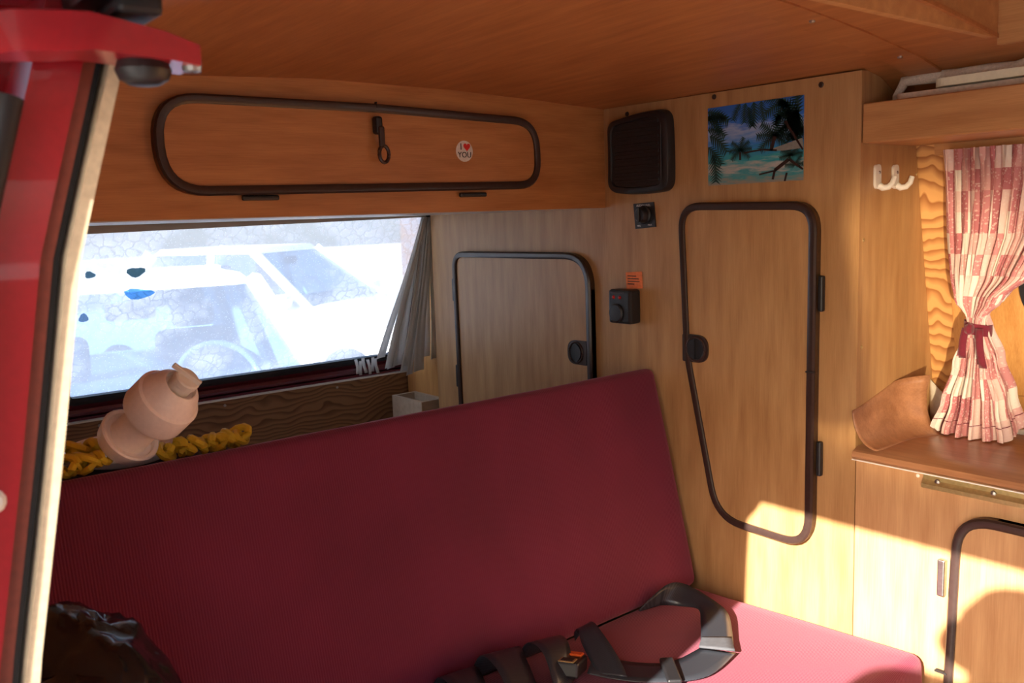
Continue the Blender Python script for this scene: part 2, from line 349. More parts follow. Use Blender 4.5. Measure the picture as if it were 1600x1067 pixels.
def strip(xa, xb, y0, y1, dz, name, skew):
    b = MB(); n = 16
    for k in range(2):
        def fn(u, v):
            y = y0+(y1-y0)*v; x = xa+(xb-xa)*u+skew*(y1-y); return Vector((x, y, ceil(x, y)-(dz if k else .0)))
        b.quadgrid(fn, 1, n)
    b2 = MB()
    def fn2(u, v):
        y = y0+(y1-y0)*v; s4 = [(0, 0), (0, 1), (1, 1), (1, 0), (0, 0)][round(u*4)]; x = xa+(xb-xa)*s4[0]+skew*(y1-y); return Vector((x, y, ceil(x, y)-dz*s4[1]+.001))
    b2.quadgrid(fn2, 4, n); b.bm.free(); return b2.build(name, M['ceil'], croot)
strip(.665, .722, -1.25, .16, .004, 'batten', .05)
for y in (-.54, -.31, -.04, -.80):
    x = .70+.05*(.16-y); MB().lathe([(0, -.0066), (.003, -.006), (.0045, -.0045), (.0045, -.002)], (x, y, ceil(x, y)), (0, 0, 1), 10).build('screw', M['metal'], croot)
# roof hatch: plank frame under the ceiling, deep coaming and a lid
strip(.815, HX0+.002, HY0-.05, HY1+.012, .006, 'hatch_plank', .02)
h = MB(); h.box(HX0-.012, HX0, HY0, HY1, .235, .40); h.build('hatch_coaming', M['shelf'], croot)
h = MB(); h.box(HX0, HX1, HY1, HY1+.012, .225, .40); h.build('hatch_coaming', M['shelf'], croot)
h = MB(); h.box(HX1, HX1+.012, HY0, HY1, .235, .40); h.build('hatch_coaming', M['shelf'], croot)
h = MB(); h.box(HX0, HX1, HY0-.012, HY0, .235, .40); h.build('hatch_coaming', M['shelf'], croot)
h = MB(); h.box(HX0-.02, HX1+.02, HY0-.02, HY1+.02, .40, .415); h.build('hatch_lid', M['shelf'], croot)
h = MB(); h.box(HX0+.03, HX1-.05, HY1-.24, HY1-.13, .285, .305, .009, 3); h.build('hatch_rail', M['shelf'], croot)
wf_ = empty('wall_front', (2.37, -.5, -1.25), kind='structure')  # unseen partition, added to cut the light flooding in from the front
MB().box(2.36, 2.38, -1.36, .33, -1.25, -.10).build('added_bulkhead', M['shelf'], wf_); MB().box(2.36, 2.38, -1.36, .33, .12, .42).build('added_bulkhead', M['shelf'], wf_)
MB().box(2.36, 2.38, -1.36, -1.1, -.10, .12).build('added_bulkhead', M['shelf'], wf_); MB().box(2.36, 2.38, .07, .33, -.10, .12).build('added_bulkhead', M['shelf'], wf_); MB().box(2.368, 2.372, -1.1, .07, -.10, .12).build('pane', M['glass'], wf_)
MB().box(-1.0, 2.4, -1.38, .33, -1.29, -1.25).build('floor', M['lino'], kind='structure')
# left side wall: leaning pine boards
def wy(z): return .216-.194*z
lw = empty('wall_left', (.9, .3, -1.25), kind='structure')
def wboard(x0, x1, z0, z1, m, name='board', th=.012, off=0.):
    b = MB(); b.prism([(x0, wy(z0)-off, z0), (x1, wy(z0)-off, z0), (x1, wy(z1)-off, z1), (x0, wy(z1)-off, z1)], (0, th, 0)); return b.build(name, M[m], lw)
wboard(.60, .672, -.36, .16, 'pine'); wboard(.672, .70, -.36, .16, 'pine_v', off=.006)
wboard(.70, .80, -.36, .16, 'pine_v'); wboard(.80, 1.6, -.36, -.22, 'pine_v'); wboard(.80, 1.6, .08, .16, 'pine_v'); wboard(1.6, 2.35, -.36, .16, 'pine_v')
wboard(.60, 2.35, -1.25, -.361, 'pine_v'); wboard(.66, 1.7, .085, .12, 'shelf', 'curtain_rail', .012, .012)
b = MB(); b.box(-.98, .60, .30, .312, -1.25, .12); b.build('lining', M['shelf'], lw)
w2 = empty('window_2', (1.2, .25, -.22), kind='structure')
pth = fillet([(.80, -.22, .07), (.80, .08, .05), (1.6, .08, .05), (1.6, -.22, .07)])
MB().sweep(cw(pth), [(-.006, -.004), (-.006, .010), (.016, .010), (.016, -.004)], lambda p, h: Vector((p[0], wy(p[1])-h, p[1]))).build('rubber_seal', M['rubber'], w2)
MB().prism([(x, wy(z)+.004, z) for x, z in ((.80, -.22), (1.6, -.22), (1.6, .08), (.80, .08))], (0, .004, 0)).build('pane', M['glass'], w2)
# outer skin: roof, left side and tail in maroon paint
sk_ = empty('wall_outer', (.7, -.5, -1.3), kind='structure')
MB().box(-1.05, 2.4, -1.36, .36, .42, .44, .008).build('roof_skin', M['maroon'], sk_)
MB().box(-1.05, .78, .34, .36, -1.3, .43).build('side_skin', M['maroon'], sk_)
MB().box(.78, 2.4, .34, .36, -1.3, -.25).build('side_skin', M['maroon'], sk_)
MB().box(.78, 2.4, .34, .36, .10, .43).build('side_skin', M['maroon'], sk_)
MB().box(-.98, 2.4, -1.36, .36, -1.33, -1.295).build('underbody', M['maroon'], sk_)
# ------------------------------------------------------------------ tailgate with the rear window
def tx(z): return -.746+.53*z
wr = empty('wall_rear', (-.97, -.5, -1.25), kind='structure')
def tg(y0, y1, z0, z1, th=.03, push=0.):
    return MB().prism([(tx(z0)+push, y0, z0), (tx(z0)+push, y1, z0), (tx(z1)+push, y1, z1), (tx(z1)+push, y0, z1)], (-th, 0, 0))
tg(-1.34, .34, -.47, -.425).build('painted_sill', M['maroon'], wr)
MB().tube([(tx(-.452)+.006, -1.3, -.452), (tx(-.452)+.006, .3, -.452)], .011).build('sill_roll', M['maroon'], wr, smooth=True)
tg(-1.34, -.955, -.43, .05).build('side_post', M['maroon'], wr); tg(.012, .34, -.43, .05).build('side_post', M['maroon'], wr)
MB().box(-.775, -.745, -1.34, .34, .036, .43).build('header_skin', M['maroon'], wr)
MB().box(-1.0, -.975, -1.34, .34, -1.29, -.468).build('lower_skin', M['maroon'], wr)
MB().box(-.972, -.960, -1.30, .29, -.95, -.478).build('plywood_panel', M['ply'], wr)
MB().box(-.974, -.957, -1.30, .29, -.478, -.474).build('white_edging', M['white'], wr)
for y in (-.88, -.55, -.2): MB().lathe([(0, .003), (.004, .002), (.004, 0)], (-.960, y, -.492), (1, 0, 0), 8).build('screw', M['metal'], wr)
MB().box(-.98, .10, -1.30, .29, -.68, -.66).build('floor_rear_deck', M['raw'], kind='structure')
w1 = empty('window_1', (-.96, -.47, -.42), kind='structure')
MB().prism([(tx(z)-.012, y, z) for y, z in ((-.955, -.425), (.012, -.425), (.012, .03), (-.955, .03))], (-.004, 0, 0)).build('pane', M['dirty'], w1)
pth = cw(fillet([(-.958, -.427, .03), (-.958, .035, .03), (.014, .035, .03), (.014, -.427, .03)]))
MB().sweep(pth, [(-.006, -.015), (-.006, .008), (.004, .013), (.014, .008), (.016, -.015)], lambda p, h: Vector((tx(p[1])+h, p[0], p[1]))).build('rubber_seal', M['rubber'], w1, smooth=True)
for k, (y, z, a, bb) in enumerate(((-.80, -.10, .020, .013), (-.79, -.155, .034, .014), (-.905, -.10, .012, .008), (-.915, -.205, .012, .01))):
    pts = []
    for i in range(12):
        t = 2*math.pi*i/12; q = 1+.16*math.sin(3*t+k)+.10*math.cos(2*t+k); yy = y+a*q*math.cos(t); zz = z+bb*q*math.sin(t); pts.append((tx(zz)-.0105, yy, zz))
    MB().prism(pts, (.0008, 0, 0)).build('tint_film_flake', glass('tint_film_%d' % k, ((.22, .32, .36), (.35, .62, .90), (.25, .36, .42), (.4, .5, .6))[k], .96), w1)
MB().prism([(-.732, -1.30, .0145), (-.732, .03, .0145), (-.732, .03, .010), (-.732, -1.30, -.010)], (-.012, 0, 0)).build('window_header', M['greytrim'], wr)
# side lining behind the cabinet end
MB().box(-.955, -.73, .05, .062, -.66, .02).build('lining', M['pine_v'], lw)
# ------------------------------------------------------------------ red door jamb, header, sliding door
wl = empty('wall_right', (.70, -1.32, -1.25), kind='structure')
JZ = [(.42, -1.20), (.22, -1.235), (.114, -1.265), (-.016, -1.304), (-.151, -1.328), (-.315, -1.360), (-.6, -1.40), (-1.29, -1.42)]
def jy(z):
    for (a, ya), (b, yb) in zip(JZ, JZ[1:]):
        if z >= b: return ya+(yb-ya)*(a-z)/(a-b)
    return JZ[-1][1]
def jamb(y0, y1, x0, x1, name, m, smooth=False, z1=.30):
    b = MB(); zs = [z1-(z1+1.29)*i/40 for i in range(41)]
    def fn(u, v):
        c = [(x0, y0), (x1, y0), (x1, y1), (x0, y1), (x0, y0)][round(u*4)]; z = zs[round(v*40)]; return Vector((c[0], jy(z)+c[1], z))
    return b.quadgrid(fn, 4, 40).build(name, M[m], wl, smooth)
jamb(-.009, 0, .74, .782, 'cream_edging', 'cream'); jamb(-.017, -.011, .73, .768, 'rubber_seal', 'rubber'); jamb(-.026, -.017, .73, .776, 'primer_lip', 'redbrown')
jamb(-.055, -.026, .66, .780, 'painted_jamb', 'red'); jamb(-.058, -.055, .70, .783, 'jamb_lip', 'red')
jamb(-.075, -.050, -1.0, .70, 'side_skin', 'red', z1=.43); jamb(-.03, -.012, -.95, .735, 'inner_lining', 'shelf', z1=.22)
MB().lathe([(0, .004), (.006, .003), (.009, 0)], (.780, jy(-.18)-.042, -.18), (1, 0, 0), 12).build('rivet', M['white'], wl)
# header over the door opening with its roller track
MB().box(.70, 2.3, -1.42, -1.275, .165, .43, .012).build('header', M['red'], wl)
MB().box(.72, 2.2, -1.300, -1.262, .148, .170, .004).build('roller_track', M['rubber'], wl)
MB().box(.72, 2.2, -1.415, -1.395, .125, .167, .006).build('drip_rail', M['white'], wl)
MB().box(1.95, 2.05, -1.42, -1.27, -1.29, .3, .01).build('front_pillar', M['red'], wl)
MB().box(2.05, 2.4, -1.42, -1.36, -1.29, -.35, .01).build('front_side', M['red'], wl)
MB().box(.70, 2.3, -1.42, -1.30, -1.33, -1.25, .01).build('door_sill', M['red'], wl)
sd = empty('sliding_door', (.3, -1.45, -1.2), 'red sliding door pushed back along the van side with its roller arm', 'door')
MB().box(-.55, .80, -1.462, -1.422, -1.2, -.32, .015).build('door_panel', M['red'], sd)
MB().box(.66, .80, -1.462, -1.424, -.32, .12, .012).build('door_post', M['red'], sd); MB().box(-.55, -.43, -1.462, -1.424, -.32, .12, .012).build('door_post', M['red'], sd)
MB().box(-.55, .80, -1.458, -1.424, .10, .16, .012).build('door_top', M['red'], sd); MB().box(-.43, .66, -1.446, -1.440, -.32, .11).build('pane', M['carglass'], sd)
MB().tube([(.79, jy(z)-.068, z) for z in [.09-.1*i for i in range(13)]], .009, 10).build('rubber_seal', M['rubber'], sd, smooth=True)
ap = [(.800, -1.44, .105), (.812, -1.39, .112), (.82, -1.345, .124), (.825, -1.30, .127), (.825, -1.255, .122), (.825, -1.232, .117)]
arm = MB(); path = [(p[1], p[2]) for p in ap]
def armfn(u, v):
    i = min(int(v*5), 4); t = v*5-i; a, b = Vector(ap[i]), Vector(ap[i+1]); p = a.lerp(b, t); hh = .0135*(1-.45*max(0, v-.55)/.45)
    c = [(-.022, -1), (.022, -1), (.022, .8), (.012, 1), (-.022, 1), (-.022, -1)][round(u*5)]; return Vector((p.x+c[0], p.y, p.z+c[1]*hh))
arm.quadgrid(armfn, 5, 15)
arm = arm.build('roller_arm', M['red'], sd, smooth=True)
MB().lathe([(0, -.017), (.010, -.0165), (.016, -.013), (.0185, -.007), (.016, -.001), (.006, 0), (.006, .02), (0, .02)], (.825, -1.264, .114), (0, 0, 1), 20).build('roller', M['black'], arm, smooth=True)
MB().box(.80, .85, -1.285, -1.255, .139, .165, .004).build('guide_block', M['black'], arm)
MB().lathe([(0, .006), (.006, .005), (.007, 0), (.006, -.005), (0, -.006)], (.835, -1.2345, .112), (0, 0, 1), 12).build('guide_pin', M['metal'], arm)
# ------------------------------------------------------------------ overhead locker
lk = empty('overhead_locker', (-.3, -.6, .014), 'orange-brown veneered overhead locker above the rear window', 'locker')
pts = [(0, -1.30, .016)] + [(0, .0, .014)] + [(0, y, ceil(0, y)+.004) for y, _ in PROF[::-1] if -1.3 <= y <= 0]
MB().prism(pts, (-.014, 0, 0)).build('front_panel', M['locker'], lk)
MB().box(-.74, -.014, -1.30, .0, .014, .028).build('base_panel', M['greytrim'], lk)
ld = door(lk, [(-.995, .051, .09), (-1.0, .213, .08), (-.60, .213, .5), (-.205, .202, .07), (-.203, .058, .06)], onR, M['locker'])
for y in (-.826, -.378): MB().box(.001, .010, y-.033, y+.033, .043, .052, .003).build('hinge', M['black'], ld)
lt = MB(); lt.box(.012, .030, -.607, -.592, .158, .190, .005, 2).build('latch', M['black'], ld)
hk = MB(); hk.box(.026, .033, -.603, -.591, .135, .172, .003)
hk.build('latch_tongue', M['edge'], ld)
MB().tube([(.030, -.594+.010*math.cos(t), .122+.015*math.sin(t)) for t in [2*math.pi*i/16 for i in range(16)]], .0035, 8, closed=True).build('latch_ring', M['edge'], ld, smooth=True)
MB().box(.0118, .0195, -.598, -.597, .205, .216).build('trim_joint', M['ink'], ld)
sy, sz = -.40, .132
st = empty('round_sticker', (.0125, sy, sz-.02), 'small round white sticker reading I love YOU with a red heart', 'sticker')
MB().prism([(.0123, sy+.0205*math.cos(t), sz+.0205*math.sin(t)) for t in [2*math.pi*i/28 for i in range(28)]], (.0004, 0, 0)).build('paper', M['sticker'], st)
r3 = lambda p, h: Vector((.0128+h, sy+p[0], sz+p[1]))
hp = []
for i in range(28):
    t = 2*math.pi*i/28; hp.append(r3((.006+.00052*16*math.sin(t)**3, .0085+.00055*(13*math.cos(t)-5*math.cos(2*t)-2*math.cos(3*t)-math.cos(4*t))), .0001))
MB().prism(hp, (.0003, 0, 0)).build('heart', M['red_ink'], st)
text('I', .018, r3, (-.0085, .008, .0001), M['ink'], 'lettering', st); text('YOU', .0155, r3, (0, -.0075, .0001), M['ink'], 'lettering', st)
# ------------------------------------------------------------------ tall wardrobe beside the bench
wd = empty('wardrobe', (0, .15, -1.25), 'tall veneered wardrobe with two brown-edged doors beside the bench', 'wardrobe')
pts = [(-.71, 0, -1.25), (.622, 0, -1.25), (.622, 0, .228), (0.0, 0, .232), (0.0, 0, .014), (-.71, 0, .014)]
MB().prism(pts, (0, .014, 0)).build('front_panel', M['ward'], wd)
sp = [(.622, .014, -.44), (.622, wy(-.44)-.002, -.44), (.622, wy(-.2)-.002, -.2), (.622, wy(.1)-.004, .1), (.622, .186, .12), (.622, .165, .15), (.622, .127, .19), (.622, .06, .221), (.622, .014, .229)]
MB().prism(sp, (-.014, 0, 0)).build('side_panel', M['ward'], wd)
MB().box(-.71, -.696, .014, .29, -1.25, .012).build('end_panel', M['raw'], wd)
d2 = door(wd, [(.224, .018, .055), (.548, .010, .055), (.545, -.648, .065), (.315, -.642, .09), (.238, -.30, .4)], onW, M['ward'])
d1 = door(wd, [(-.590, -.088, .05), (-.040, -.088, .085), (-.040, -.62, .05), (-.585, -.62, .05)], onW, M['ward'])
for z in (-.157, -.466): MB().box(.549, .559, -.012, -.001, z-.033, z+.033, .003).build('hinge', M['black'], d2)
for z in (-.196, -.441): MB().box(-.602, -.591, -.012, -.001, z-.032, z+.032, .003).build('hinge', M['black'], d1)
MB().box(.531, .5475, -.0205, -.0128, -.3035, -.3005).build('trim_joint', M['ink'], d2)
def latch(parent, cx, cz, side):
    path = cw(fillet([(cx-side*.036, cz-.029, .004), (cx+side*.030, cz-.029, .028), (cx+side*.030, cz+.029, .028), (cx-side*.036, cz+.029, .004)]))
    o = MB().prism([onW(p, .0122) for p in path], (0, -.005, 0)).build('latch_plate', M['edge'], parent)
    MB().tube([onW((cx+.023*math.cos(t), cz+.025*math.sin(t)), .0178) for t in [2*math.pi*i/28 for i in range(28)]], .0028, 8, closed=True).build('finger_ring', M['edge'], o, smooth=True)
    MB().prism([onW((cx+.021*math.cos(t), cz+.023*math.sin(t)), .0173) for t in [2*math.pi*i/24 for i in range(24)]], (0, -.0004, 0)).build('finger_recess', M['rubber'], o)
    half = [onW((cx-side*(.001+.019*math.sin(math.pi*i/12)), cz+.021*math.cos(math.pi*i/12)), .0178) for i in range(13)]
    MB().prism(half, (0, -.004, 0)).build('turn_lever', M['black'], o)
latch(d2, .272, -.283, 1); latch(d1, -.092, -.325, -1)
for x, z in ((.308, .222), (.544, .214), (.072, .214)):
    MB().lathe([(0, .003), (.004, .0025), (.0055, 0)], (x, 0, z), (0, -1, 0), 10).build('screw', M['edge'], wd)
for y, z in ((.014, -.061), (.014, -.252), (.197, .054)):
    MB().lathe([(0, .002), (.003, .0015), (.0035, 0)], (.622, y, z), (1, 0, 0), 8).build('screw', M['brass'], wd)
# loudspeaker
spk = empty('loudspeaker', (.112, -.02, .041), 'square black loudspeaker with rounded frame on the wardrobe front', 'speaker')
path = cw(fillet([(.020, .047, .03), (.024, .118, 2.), (.022, .200, .025), (.11, .212, 2.), (.198, .212, .03), (.203, .125, 2.), (.202, .044, .03), (.11, .038, 2.)]))
path = [(p[0]+.005, p[1]) for p in path]; c_ = Vector((.117, .125)); bb = MB(); rings = []
for sc, hh in ((1, .0005), (1, .012), (.97, .020), (.90, .024), (.84, .024), (.82, .020)):
    rings.append([bb.bm.verts.new(onW(tuple(c_+(Vector(p)-c_)*sc), hh)) for p in path])
for A, B in zip(rings, rings[1:]):
    for k in range(len(A)): bb.bm.faces.new((A[k], A[(k+1) % len(A)], B[(k+1) % len(A)], B[k]))
bb.bm.faces.new(rings[-1]); bb.bm.faces.new(rings[0][::-1]); bb.build('housing', M['black'], spk, smooth=True)
for r_ in range(9):
    g = MB(); z = .064+r_*.0152
    g.box(.050, .180, -.0215, -.0195, z, z+.008, .0015, 1); g.build('grille_bar', M['black'], spk)
g = MB(); g.box(.182, .188, -.023, -.0195, .060, .192, .001, 1); g.build('grille_edge', M['rubber'], spk)
# audio level knob plate
ap_ = empty('level_knob_plate', (.12, -.003, -.033), 'black square plate with turning knob under the loudspeaker', 'switch plate')
MB().prism([onW(p, .0003) for p in ((.089, .020), (.148, .022), (.153, -.031), (.094, -.035))], (0, -.003, 0)).build('plate', M['black'], ap_)
MB().lathe([(.020, 0), (.020, .004), (.017, .006), (.015, .016), (.013, .018), (0, .018)], (.122, -.0033, -.005), (0, -1, 0), 24).build('knob', M['black'], ap_, smooth=True)
MB().box(.1195, .1245, -.026, -.0205, -.020, .011, .0015, 1).build('knob_grip', M['rubber'], ap_)
wf = lambda p, h: Vector((p[0], -.0034-h, p[1]))
text('AUDIO LEVEL', .0068, wf, (.119, .0155, 0), M['white_ink'], 'lettering', ap_, .0001); text('MIN', .0055, wf, (.105, -.0285, 0), M['white_ink'], 'lettering', ap_, .0001); text('MAX', .0055, wf, (.137, -.0265, 0), M['white_ink'], 'lettering', ap_, .0001)
# socket box with red lamps and round cap
bx = empty('socket_box', (.077, -.02, -.243), 'small black socket box with round cap and two red lamps', 'socket')
MB().box(.038, .105, -.036, -.0005, -.243, -.167, .006, 2).build('case', M['black'], bx)
MB().lathe([(0, .007), (.018, .006), (.021, .003), (.021, 0)], (.064, -.036, -.219), (0, -1, 0), 24).build('cap', M['black'], bx, smooth=True)
for x in (.055, .074): MB().lathe([(0, .003), (.003, .0025), (.0045, 0)], (x, -.036, -.184), (0, -1, 0), 10).build('lamp', M['led'], bx)
MB().box(.046, .088, -.0365, -.036, -.176, -.172).build('lettering_strip', M['cushion_grey'], bx)
ol = empty('orange_notice', (.085, -.001, -.165), 'small orange paper notice with dark lines above the socket box', 'label')
MB().prism([onW(p, .0003) for p in ((.060, -.131), (.109, -.128), (.111, -.165), (.062, -.168))], (0, -.0005, 0)).build('paper', M['orange_paper'], ol)
for k, wdt in enumerate((.026, .034, .036, .020)):
    z = -.1395-k*.006; MB().box(.066, .066+wdt, -.0011, -.0009, z, z+.0018).build('print_line', M['ink'], ol)
# beach picture
pc = empty('beach_picture', (.40, -.001, .049), 'unframed glossy picture of a palm beach stuck to the wardrobe', 'picture')
PX0, PX1, PZ0, PZ1 = .293, .511, .049, .201
b = MB(); b.quadgrid(lambda u, v: Vector((PX0+(PX1-PX0)*u, -.001, PZ0+(PZ1-PZ0)*v)), 1, 1, True); b.build('print_sheet', M['beach'], pc)
pw = lambda u, v, h=.0013: Vector((PX0+(PX1-PX0)*min(max(u, 0), 1), -h, PZ0+(PZ1-PZ0)*min(max(v, 0), 1)))
def frond(b, u, v, ang, ln, wd_=.02, droop=.5, h=.0013, leaves=9):
    px, py = u, v; a = ang; st_ = ln/leaves
    for i in range(leaves):
        nx, ny = px+st_*math.cos(a)*.72, py+st_*math.sin(a)
        for sgn in (1, -1):
            la = a+sgn*(.9+.1*random.random()); L = ln*(.42-.26*abs(i/leaves-.35))
            tip = (px+L*math.cos(la)*.72, py+L*math.sin(la)-.25*L)
            try: b.poly([pw(px, py, h), pw(nx, ny, h), pw(*tip, h)])
            except ValueError: pass
        px, py = nx, ny; a -= droop/leaves*(1 if math.cos(ang) > 0 else -1)
def leafgroup(lst, name, h):
    b = MB()
    for args in lst: frond(b, *args, h=h)
    b.build(name, M['palm'], pc)
random.seed(3)
leafgroup([(.0, .86, .25, .34, .02, .9), (.0, .95, -.1, .3, .02, .6), (.0, .72, .1, .3, .02, 1.0), (.02, .64, -.3, .36, .02, .9), (.0, .5, -.6, .32), (.05, .40, -1.2, .36), (.0, .9, -.6, .3)], 'palm_leaves', .0013)
leafgroup([(.42, 1., -1.9, .24), (.5, 1., -1.4, .3), (.36, 1., -2.3, .22), (.58, 1., -1.6, .25), (.45, .95, -1.6, .25)], 'palm_leaves', .0014)
leafgroup([(.36, .42, a, .17) for a in (.3, .9, 1.5, 2.2, 2.9, -.4, 3.6)], 'palm_leaves', .0015)
leafgroup([(.72, .55, a, .26) for a in (.2, .8, 1.5, 2.2, 2.8, 3.5, -.4)] + [(.95, .8, a, .32) for a in (1.6, 2.3, 3., 3.6, 4.2, 4.8)] + [(.82, .95, a, .3) for a in (2.6, 3.3, 4., 4.7, 5.3)] + [(1., .6, a, .25) for a in (2., 2.7, 3.3, 4)], 'palm_leaves', .0016)
leafgroup([(.88, .30, a, .16) for a in (.4, 1., 1.7, 2.4, 3.)] + [(.92, .18, a, .14) for a in (.4, 1.2, 2., 2.8)], 'palm_leaves', .0017)
b = MB(); b.poly([pw(.60, .385, .0018), pw(.74, .42, .0018), pw(.99, .5, .0018), pw(1, .38, .0018), pw(.8, .37, .0018)]); b.build('sand_bank', M['foam'], pc)
b = MB()
for a, c2, w_ in (((.36, .40), (.36, .30), .012), ((.40, .385), (.60, .405), .010), ((.60, .405), (.74, .38), .012), ((.72, .55), (.68, .38), .018), ((.72, .14), (.86, .26), .02), ((.56, .10), (.74, .14), .01), ((.72, .14), (.70, .03), .012), ((.86, .26), (1., .13), .014), ((.82, .72), (1., .36), .014), ((.84, .10), (.82, .0), .01)):
    d = Vector((a[1]-c2[1], c2[0]-a[0])).normalized()*w_; b.poly([pw(a[0]-d.x, a[1]-d.y, .0019), pw(a[0]+d.x, a[1]+d.y, .0019), pw(c2[0]+d.x, c2[1]+d.y, .0019), pw(c2[0]-d.x, c2[1]-d.y, .0019)])
b.build('driftwood', M['bark'], pc)
# coat hooks
for y in (.060, .122):
    hkx = empty('coat_hook', (.625, y, .025), None, None)
    tag(hkx, 'white plastic coat hook on the wardrobe side, nearer the front corner' if y < .1 else 'white plastic coat hook on the wardrobe side, nearer the curtain', 'hook', 'white coat hooks')
    path = cw(fillet([(y-.017, .028, .010), (y-.018, .070, .010), (y+.000, .070, .008), (y+.002, .026, .010)]))
    MB().prism([Vector((.6225, p[0], p[1])) for p in path], (.005, 0, 0)).build('backplate', M['white'], hkx)
    MB().tube([(.626, y-.006, .034), (.632, y-.002, .029), (.639, y+.004, .030), (.644, y+.009, .037), (.646, y+.012, .048)], lambda t: .0065-.002*t, 10).build('prong', M['white'], hkx, smooth=True)
    MB().lathe([(0, .002), (.0025, .0015), (.003, 0)], (.6276, y-.006, .056), (1, 0, 0), 8).build('screw', M['metal'], hkx)
# ------------------------------------------------------------------ shelf above the counter and its load
sh = empty('wall_shelf', (1.4, .1, .1), 'veneered shelf with deep front lip above the curtain', 'shelf')
MB().box(.624, 2.3, .0, .016, .105, .172, .002, 1).build('front_lip', M['shelf'], sh)
MB().box(.624, 2.3, .016, .188, .105, .113).build('shelf_board', M['shelf'], sh)
def slab(name, x0, x1, y0, y1, z, th, r, m, tilt, label, cat):
    path = fillet([(x0, y0, r), (x1, y0, r), (x1, y1, r), (x0, y1, r)])
    return MB().prism([Vector((p[0], p[1], z+tilt*(p[0]-x0))) for p in path], (0, 0, th)).build(name, m, None, label=label, cat=cat)
slab('folded_card', .662, 1.45, .03, .125, .114, .070, .02, M['padp'], 0., 'pinkish folded card lying on the shelf below the pads', 'card')
slab('foam_pad', .73, 1.5, .020, .11, .186, .013, .03, M['pad'], 0., 'cream foam pad lying on the folded card', 'pad')
b = MB(); random.seed(5)
b.tube([(.646, .075, .127), (.643, .075, .150), (.645, .075, .185), (.660, .072, .2085)]+[(.69+.03*i, .070+.004*math.sin(i*1.7), .2085+.0015*math.sin(i*2.3)) for i in range(26)], lambda t: .0095+.0025*math.sin(t*60)*math.sin(t*23), 10)
b.build('plastic_wrap_roll', mat('clear_film_roll', (.80, .74, .62), .18, bump=.6, scale=60), smooth=True, label='crumpled clear plastic film roll bent over the folded card', cat='plastic film')
slab('foam_pad', .70, 1.5, .085, .13, .2195, .012, .015, M['pad'], -.004, 'cream foam pad tucked behind the plastic film under the ceiling', 'pad')
# ------------------------------------------------------------------ kitchen counter
kc = empty('kitchen_cabinet', (1.3, .1, -1.25), 'veneered kitchen base cabinet with rounded brown-edged door', 'cabinet')
MB().box(.624, 2.3, 0, .014, -1.25, -.4535).build('front_panel', M['counter'], kc)
MB().box(.640, 2.3, .014, .28, -1.25, -1.235).build('bottom_panel', M['raw'], kc)
d3 = door(kc, [(.806, -.505, .07), (1.30, -.505, .07), (1.30, -1.12, .06), (.792, -1.12, .06)], onW, M['counter'])
for z in (-.628, -.99): MB().box(.781, .793, -.012, -.001, z-.032, z+.032, .002).build('hinge', M['metal'], d3)
MB().box(.786, .806, -.0205, -.0125, -.792, -.789).build('trim_joint', M['ink'], d3)
rl = MB(); rl.prism([Vector((.750, -h_, z)) for h_, z in ((.0005, -.455), (.004, -.455), (.006, -.463), (.012, -.470), (.012, -.477), (.0005, -.477))], (1.1, 0, 0)); rl = rl.build('brass_rail', M['brass'], kc)
for x in (.775, .865, .955, 1.045): MB().lathe([(0, .003), (.004, .002), (.005, 0)], (x, -.0065, -.464), (0, -1, 0), 10).build('screw', M['metal'], rl)
MB().lathe([(0, .002), (.003, .001), (.0035, 0)], (.738, 0, -.462), (0, -1, 0), 8).build('screw', M['white'], kc)
wt = empty('worktop', (1.3, .13, -.46), 'brown wood-look laminate worktop with peeling upstand strip', 'worktop')
wtp = [Vector((.6225, y, z)) for y, z in ((.294, -.430), (.03, -.430), (.004, -.432), (-.010, -.438), (-.014, -.447), (-.010, -.450), (.0, -.453), (.294, -.453))]
MB().prism(wtp, (1.7, 0, 0)).build('top', M['worktop'], wt, smooth=True)
MB().box(.6225, 2.3, -.013, -.009, -.4535, -.4515).build('white_edging', M['white'], wt)
up = MB()
def upf(u, v):
    a = u*math.pi/2; y = -.012+.19*v; lift = .005*max(0, 1-v*4)**2; hgt = .064+.034*min(1, v/.75)
    curl = max(0, v-.72)/.28; x = .6235+.046*(1-math.cos(a))*(1+.6*curl)-(1-u)*lift*.1; z = -.4295+hgt*(1-math.sin(a))*(1+.12*curl)+lift*.4
    return Vector((x+.045*curl*curl*(1-u), y, z))
up.quadgrid(upf, 12, 24)
uo = up.build('upstand_strip', M['worktop'], wt, smooth=True); md = uo.modifiers.new('thick', 'SOLIDIFY'); md.thickness = .0022; md.offset = 1
b = MB(); b.quadgrid(lambda u, v: Vector((.632+.06*u-.014*v*(1-u), .262-.012*math.sin(u*3)+.016*v, -.429+(.085-.055*u)*v)), 8, 4)
o_ = b.build('back_strip', [M['white']], wt, smooth=True); md = o_.modifiers.new('thick', 'SOLIDIFY'); md.thickness = .002
MB().box(.74, 1.9, .270, .278, -.430, -.420, .002).build('back_edging', M['white'], wt)
